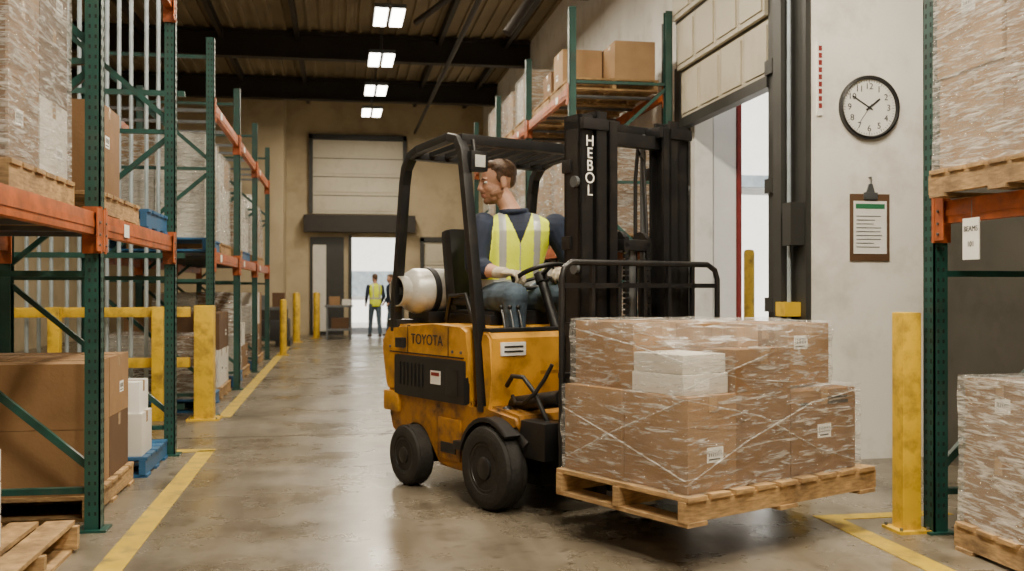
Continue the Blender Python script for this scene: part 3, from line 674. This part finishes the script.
for pts in ([(1.055,-.56,Z+.05),(1.06,-.2,Z+.20),(1.06,.25,Z+.34),(1.055,.60,Z+.38)],[(1.055,-.56,Z+.40),(1.06,-.1,Z+.30),(1.055,.3,Z+.12),(1.055,.62,Z+.03)],
            [(.24,-.585,Z+.30),(.6,-.585,Z+.20),(1.05,-.575,Z+.06)],[(.24,-.585,Z+.05),(.6,-.585,Z+.22),(1.04,-.575,Z+.40)],
            [(1.02,-.56,Z+.44),(1.045,-.1,Z+.56),(1.0,.2,Z+.62),(.93,.58,Z+.66)],[(.26,-.54,Z+.68),(.66,-.535,Z+.62),(1.01,-.56,Z+.56),(1.04,-.2,Z+.47),(1.05,.14,Z+.44)]):
    mb.tube(pts,[.002,.004,.003,.002,.003][:len(pts)],M_filmH,n=6)
mb.done('stretch_wrapped_boxes',mtx=TM)
# ------------------------------------------------------------------ people
def head_matrix(loc,face,up=(0,0,1),s=1.0):
    x=V(face).normalized(); z=V(up); z=(z-x*z.dot(x)).normalized(); y=z.cross(x)
    M=Matrix((x,y,z)).transposed().to_4x4()
    return Matrix.Translation(loc)@M@Matrix.Scale(s,4)
def add_head(mb,M):
    T=mb.T.copy(); mb.T=T@M; S=M_skin
    mb.sph((-.012,0,.145),(.094,.074,.086),S,n=24)
    mb.sph((.024,0,.088),(.062,.056,.082),S,n=20); mb.sph((.0,0,.065),(.06,.06,.05),S,n=18)
    mb.sph((.062,0,.020),(.026,.028,.021),M_beard,n=14); mb.sph((.035,.0,.03),(.042,.048,.03),M_beard,n=16)
    for s in(-1,1):
        mb.sph((.0,s*.048,.045),(.03,.014,.03),M_beard,n=12); mb.sph((.052,s*.035,.082),(.026,.018,.02),S,n=12)
        mb.sph((-.012,s*.078,.105),(.019,.008,.031),S,n=12); mb.sph((-.004,s*.073,.085),(.01,.008,.012),S,n=10)
        mb.sph((.094,s*.012,.083),(.011,.009,.008),S,n=10)
        mb.limb([(.05,s*.045,.05),(.0,s*.058,.06)],[.012,.012],M_beard,n=10)
    mb.sph((.074,0,.134),(.017,.048,.010),S,n=14)
    mb.limb([(.083,0,.126),(.096,0,.102),(.104,0,.089)],[.008,.010,.011],S,n=10)
    mb.sph((.085,0,.066),(.013,.027,.007),M_beard,n=12)
    mb.sph((.087,0,.054),(.011,.022,.005),M_lips,n=12); mb.sph((.085,0,.045),(.011,.02,.006),M_lips,n=12)
    mb.sph((-.026,0,.166),(.092,.079,.076),M_hair,n=24); mb.sph((.022,.0,.206),(.058,.06,.030),M_hair,n=18)
    mb.sph((-.062,0,.125),(.045,.064,.05),M_hair,n=16)
    for s in(-1,1): mb.sph((.002,s*.068,.140),(.02,.010,.032),M_hair,n=12)
    mb.T=T
def eyes(name,M,parent):
    mb=MB(); mb.T=M
    for s in(-1,1):
        mb.sph((.074,s*.03,.116),(.0105,.013,.008),M_paper,n=12); mb.sph((.0815,s*.03,.116),(.005,.006,.006),M_eye,n=10)
        mb.limb([(.085,s*.014,.136),(.086,s*.03,.139),(.080,s*.046,.134)],[.004,.005,.003],M_hair,n=8)
    mb.done(name,parent)
def add_hand(mb,w,fwd,back,th,m,curl=1.0,s=1.1):
    f=V(fwd).normalized(); b=V(back); b=(b-f*b.dot(f)).normalized(); t=f.cross(b); 
    if t.dot(V(th))<0: t=-t
    w=V(w); R=Matrix((f,t,b)).transposed()
    mb.sph(w+f*.05*s,(.052*s,.042*s,.017*s),m,R=R,n=16); mb.sph(w+f*.075*s,(.03*s,.043*s,.014*s),m,R=R,n=14)
    mb.limb([w-f*.03*s,w+f*.02*s],[.031*s,.027*s],m)
    for off,L in zip((.031,.0105,-.0105,-.031),(.072,.08,.074,.06)):
        p=w+f*.085*s+t*off*s; pts=[p]; 
        for a,l in zip((35,80,120),(.42,.32,.26)):
            an=math.radians(a*curl); p=p+(f*math.cos(an)-b*math.sin(an))*L*l*s*1.05; pts.append(p)
        mb.limb(pts,[.0098*s,.0092*s,.0086*s,.0078*s],m,n=10)
    p=w+f*.025*s+t*.03*s; d1=(f*.6+t*.7-b*.35).normalized(); d2=(f*.75+t*.1-b*.7).normalized()
    mb.limb([p,p+d1*.04*s,p+d1*.04*s+d2*.032*s],[.014*s,.011*s,.009*s],m,n=10)
DR=empty('forklift_driver',(OX,OY,0),PH)
mb=MB(); yw=math.radians; tx,ty=.02,.03
mb.rings([((-1.10,.02,1.06),.13,.17,yw(-8)),((-1.10,.02,1.12),.14,.185,yw(-10))],M_jean)
mb.rings([((a+tx,b+ty,z),rx,ry,yw(q)) for a,b,z,rx,ry,q in ((-1.12,-.01,1.11,.15,.195,-12),(-1.10,0,1.22,.155,.195,-15),(-1.07,.02,1.34,.15,.19,-20),(-1.04,.03,1.46,.142,.20,-25),(-1.02,.04,1.55,.13,.212,-28),(-1.02,.035,1.61,.103,.20,-30),(-1.03,.025,1.655,.075,.135,-30),(-1.04,.015,1.675,.06,.08,-30))],M_vest)
mb.limb([(-1.01,.045,1.62),(-1.03,.01,1.70),(-1.05,-.015,1.76)],[.072,.06,.058],M_skin)
mb.tube([V((-1.015,.035,1.675))+V((math.cos(t)*.075,math.sin(t)*.078,.008*math.sin(t))) for t in [i*math.pi/8 for i in range(16)]],.018,M_navy,closed=True)
Rs,Re,Rw=(-1.105,-.135,1.58),(-1.05,-.225,1.33),(-.86,-.165,1.29)
Ls,Le,Lw=(-.89,.265,1.58),(-.83,.35,1.33),(-.76,.26,1.31)
mb.limb([Rs,((Rs[0]+Re[0])/2-.005,(Rs[1]+Re[1])/2-.012,(Rs[2]+Re[2])/2),Re],[.09,.082,.070],M_navy); mb.limb([(-1.045,-.22,1.325),(-.99,-.205,1.315)],[.066,.064],M_navy)
mb.limb([(-1.02,-.215,1.315),(-.95,-.195,1.305),Rw],[.046,.044,.029],M_skin)
mb.limb([Ls,((Ls[0]+Le[0])/2,(Ls[1]+Le[1])/2+.012,(Ls[2]+Le[2])/2),Le],[.088,.075,.062],M_navy); mb.limb([Le,Lw],[.045,.03],M_skin)
for s,hp,kn,an in ((-1,(-1.06,-.09,1.12),(-.69,-.19,1.15),(-.66,-.16,.66)),(1,(-1.06,.14,1.12),(-.68,.20,1.15),(-.65,.2,.66))):
    mid=tuple((a+b)/2 for a,b in zip(hp,kn)); mb.limb([hp,(mid[0],mid[1],mid[2]+.01),kn],[.108,.098,.080],M_jean)
    mc=(kn[0]-.005,kn[1],kn[2]-.17); mb.limb([kn,mc,an],[.076,.064,.05],M_jean)
    mb.limb([(an[0]-.02,an[1],.60),(an[0]+.05,an[1],.575)],[.048,.035],M_boot)
def cls(p,m):
    if m is M_vest:
        f=V((.883,-.469)); l=V((.469,.883)); q=V((p.x+1.02,p.y-.065)); lf=q.dot(l); ff=q.dot(f)
        if ff>0 and p.z>1.47 and abs(lf)<(p.z-1.47)*.42: return M_navy
        if abs(lf)>.185+max(0,1.5-p.z)*.3 and p.z>1.40: return M_navy
        if 1.20<p.z<1.25 or (.085<abs(lf)<.128 and p.z>1.25): return M_silver
        if ff>0 and abs(lf)<.004: return M_silver
    return m
body=mb.remesh('body',.0055,DR,cls,smooth=8)
HM=head_matrix((-1.075,-.03,1.725),(-.30,-.95,-.12),(-.05,-.06,1),1.16)
mb=MB(); add_head(mb,HM); mb.limb([(-1.03,.01,1.70),(-1.06,-.03,1.79)],[.058,.055],M_skin); mb.remesh('head',.0045,DR,smooth=3); eyes('eyes',HM,DR)
mb=MB(); add_hand(mb,(-.865,-.165,1.292),(.85,.35,-.02),(-.1,-.15,1),(0,1,0),M_glove,1.0,1.2); mb.remesh('glove_right',.004,DR,smooth=1)
mb=MB(); add_hand(mb,(-.765,.262,1.312),(.35,-.8,-.05),(.1,0,1),(-1,0,0),M_glove,1.0,1.12); mb.remesh('glove_left',.004,DR,smooth=1)
def worker(loc,rz,vest,sc=.88,step=.12):
    mb=MB()
    mb.rings([((0,0,.86),.11,.16,0),((0,0,1.0),.12,.17,0),((0,0,1.15),.115,.16,0),((.01,0,1.3),.12,.185,0),((.01,0,1.42),.10,.19,0),((0,0,1.48),.06,.1,0)],vest)
    mb.limb([(0,0,1.45),(.01,0,1.56)],[.06,.052],M_skin)
    for s in(-1,1):
        mb.limb([(0,s*.09,.9),(.02+s*step*.5,s*.10,.5),(s*step,s*.10,.1)],[.095,.068,.05],M_jean); mb.limb([(s*step-.03,s*.1,.05),(s*step+.13,s*.11,.04)],[.045,.035],M_boot)
        mb.limb([(0,s*.2,1.4),(-.02,s*.25,1.13),(.12,s*.22,.95)],[.06,.05,.035],M_navy); mb.limb([(.12,s*.22,.95),(.16,s*.21,.9),(.19,s*.2,.86)],[.03,.035,.02],M_skin)
    add_head(mb,head_matrix((.01,0,1.52),(1,0,-.1)))
    def c2(p,m):
        if m is vest and (1.05<p.z<1.1 or (.07<abs(p.y)<.11 and p.z>1.1)) and vest is M_vest: return M_silver
        return m
    o=mb.remesh('warehouse_worker',.014,None,c2,2); o.location=loc; o.rotation_euler=(0,0,rz); o.scale=(sc,)*3
worker((.84,24.5,0),1.9,M_vest); worker((1.25,25.1,0),3.4,M_navy)
# ------------------------------------------------------------------ daylight
w=bpy.data.worlds.new('sky'); bpy.context.scene.world=w; w.use_nodes=True
nt=w.node_tree; sk=nt.nodes.new('ShaderNodeTexSky'); sk.sky_type='HOSEK_WILKIE'; sk.turbidity=6; sk.sun_direction=(-.2,-.6,.75)
nt.links.new(sk.outputs[0],nt.nodes['Background'].inputs[0]); nt.nodes['Background'].inputs[1].default_value=1.3
s=bpy.data.lights.new('sun','SUN'); s.energy=12; s.angle=.01; s.color=(1,.95,.85); so=bpy.data.objects.new('sun',s); COL.objects.link(so)
so.rotation_euler=V((.15,.6,-.75)).to_track_quat('-Z','Y').to_euler()
# ------------------------------------------------------------------ camera
cd=bpy.data.cameras.new('camera'); cam=bpy.data.objects.new('camera',cd); COL.objects.link(cam)
cam.location=(0,0,1.2); cam.rotation_euler=(math.radians(90.143),0,math.radians(-9.76))
cd.lens=36*1000/1024; cd.sensor_width=36; cd.dof.use_dof=True; cd.dof.focus_distance=5.2; cd.dof.aperture_fstop=3.2
bpy.context.scene.camera=cam
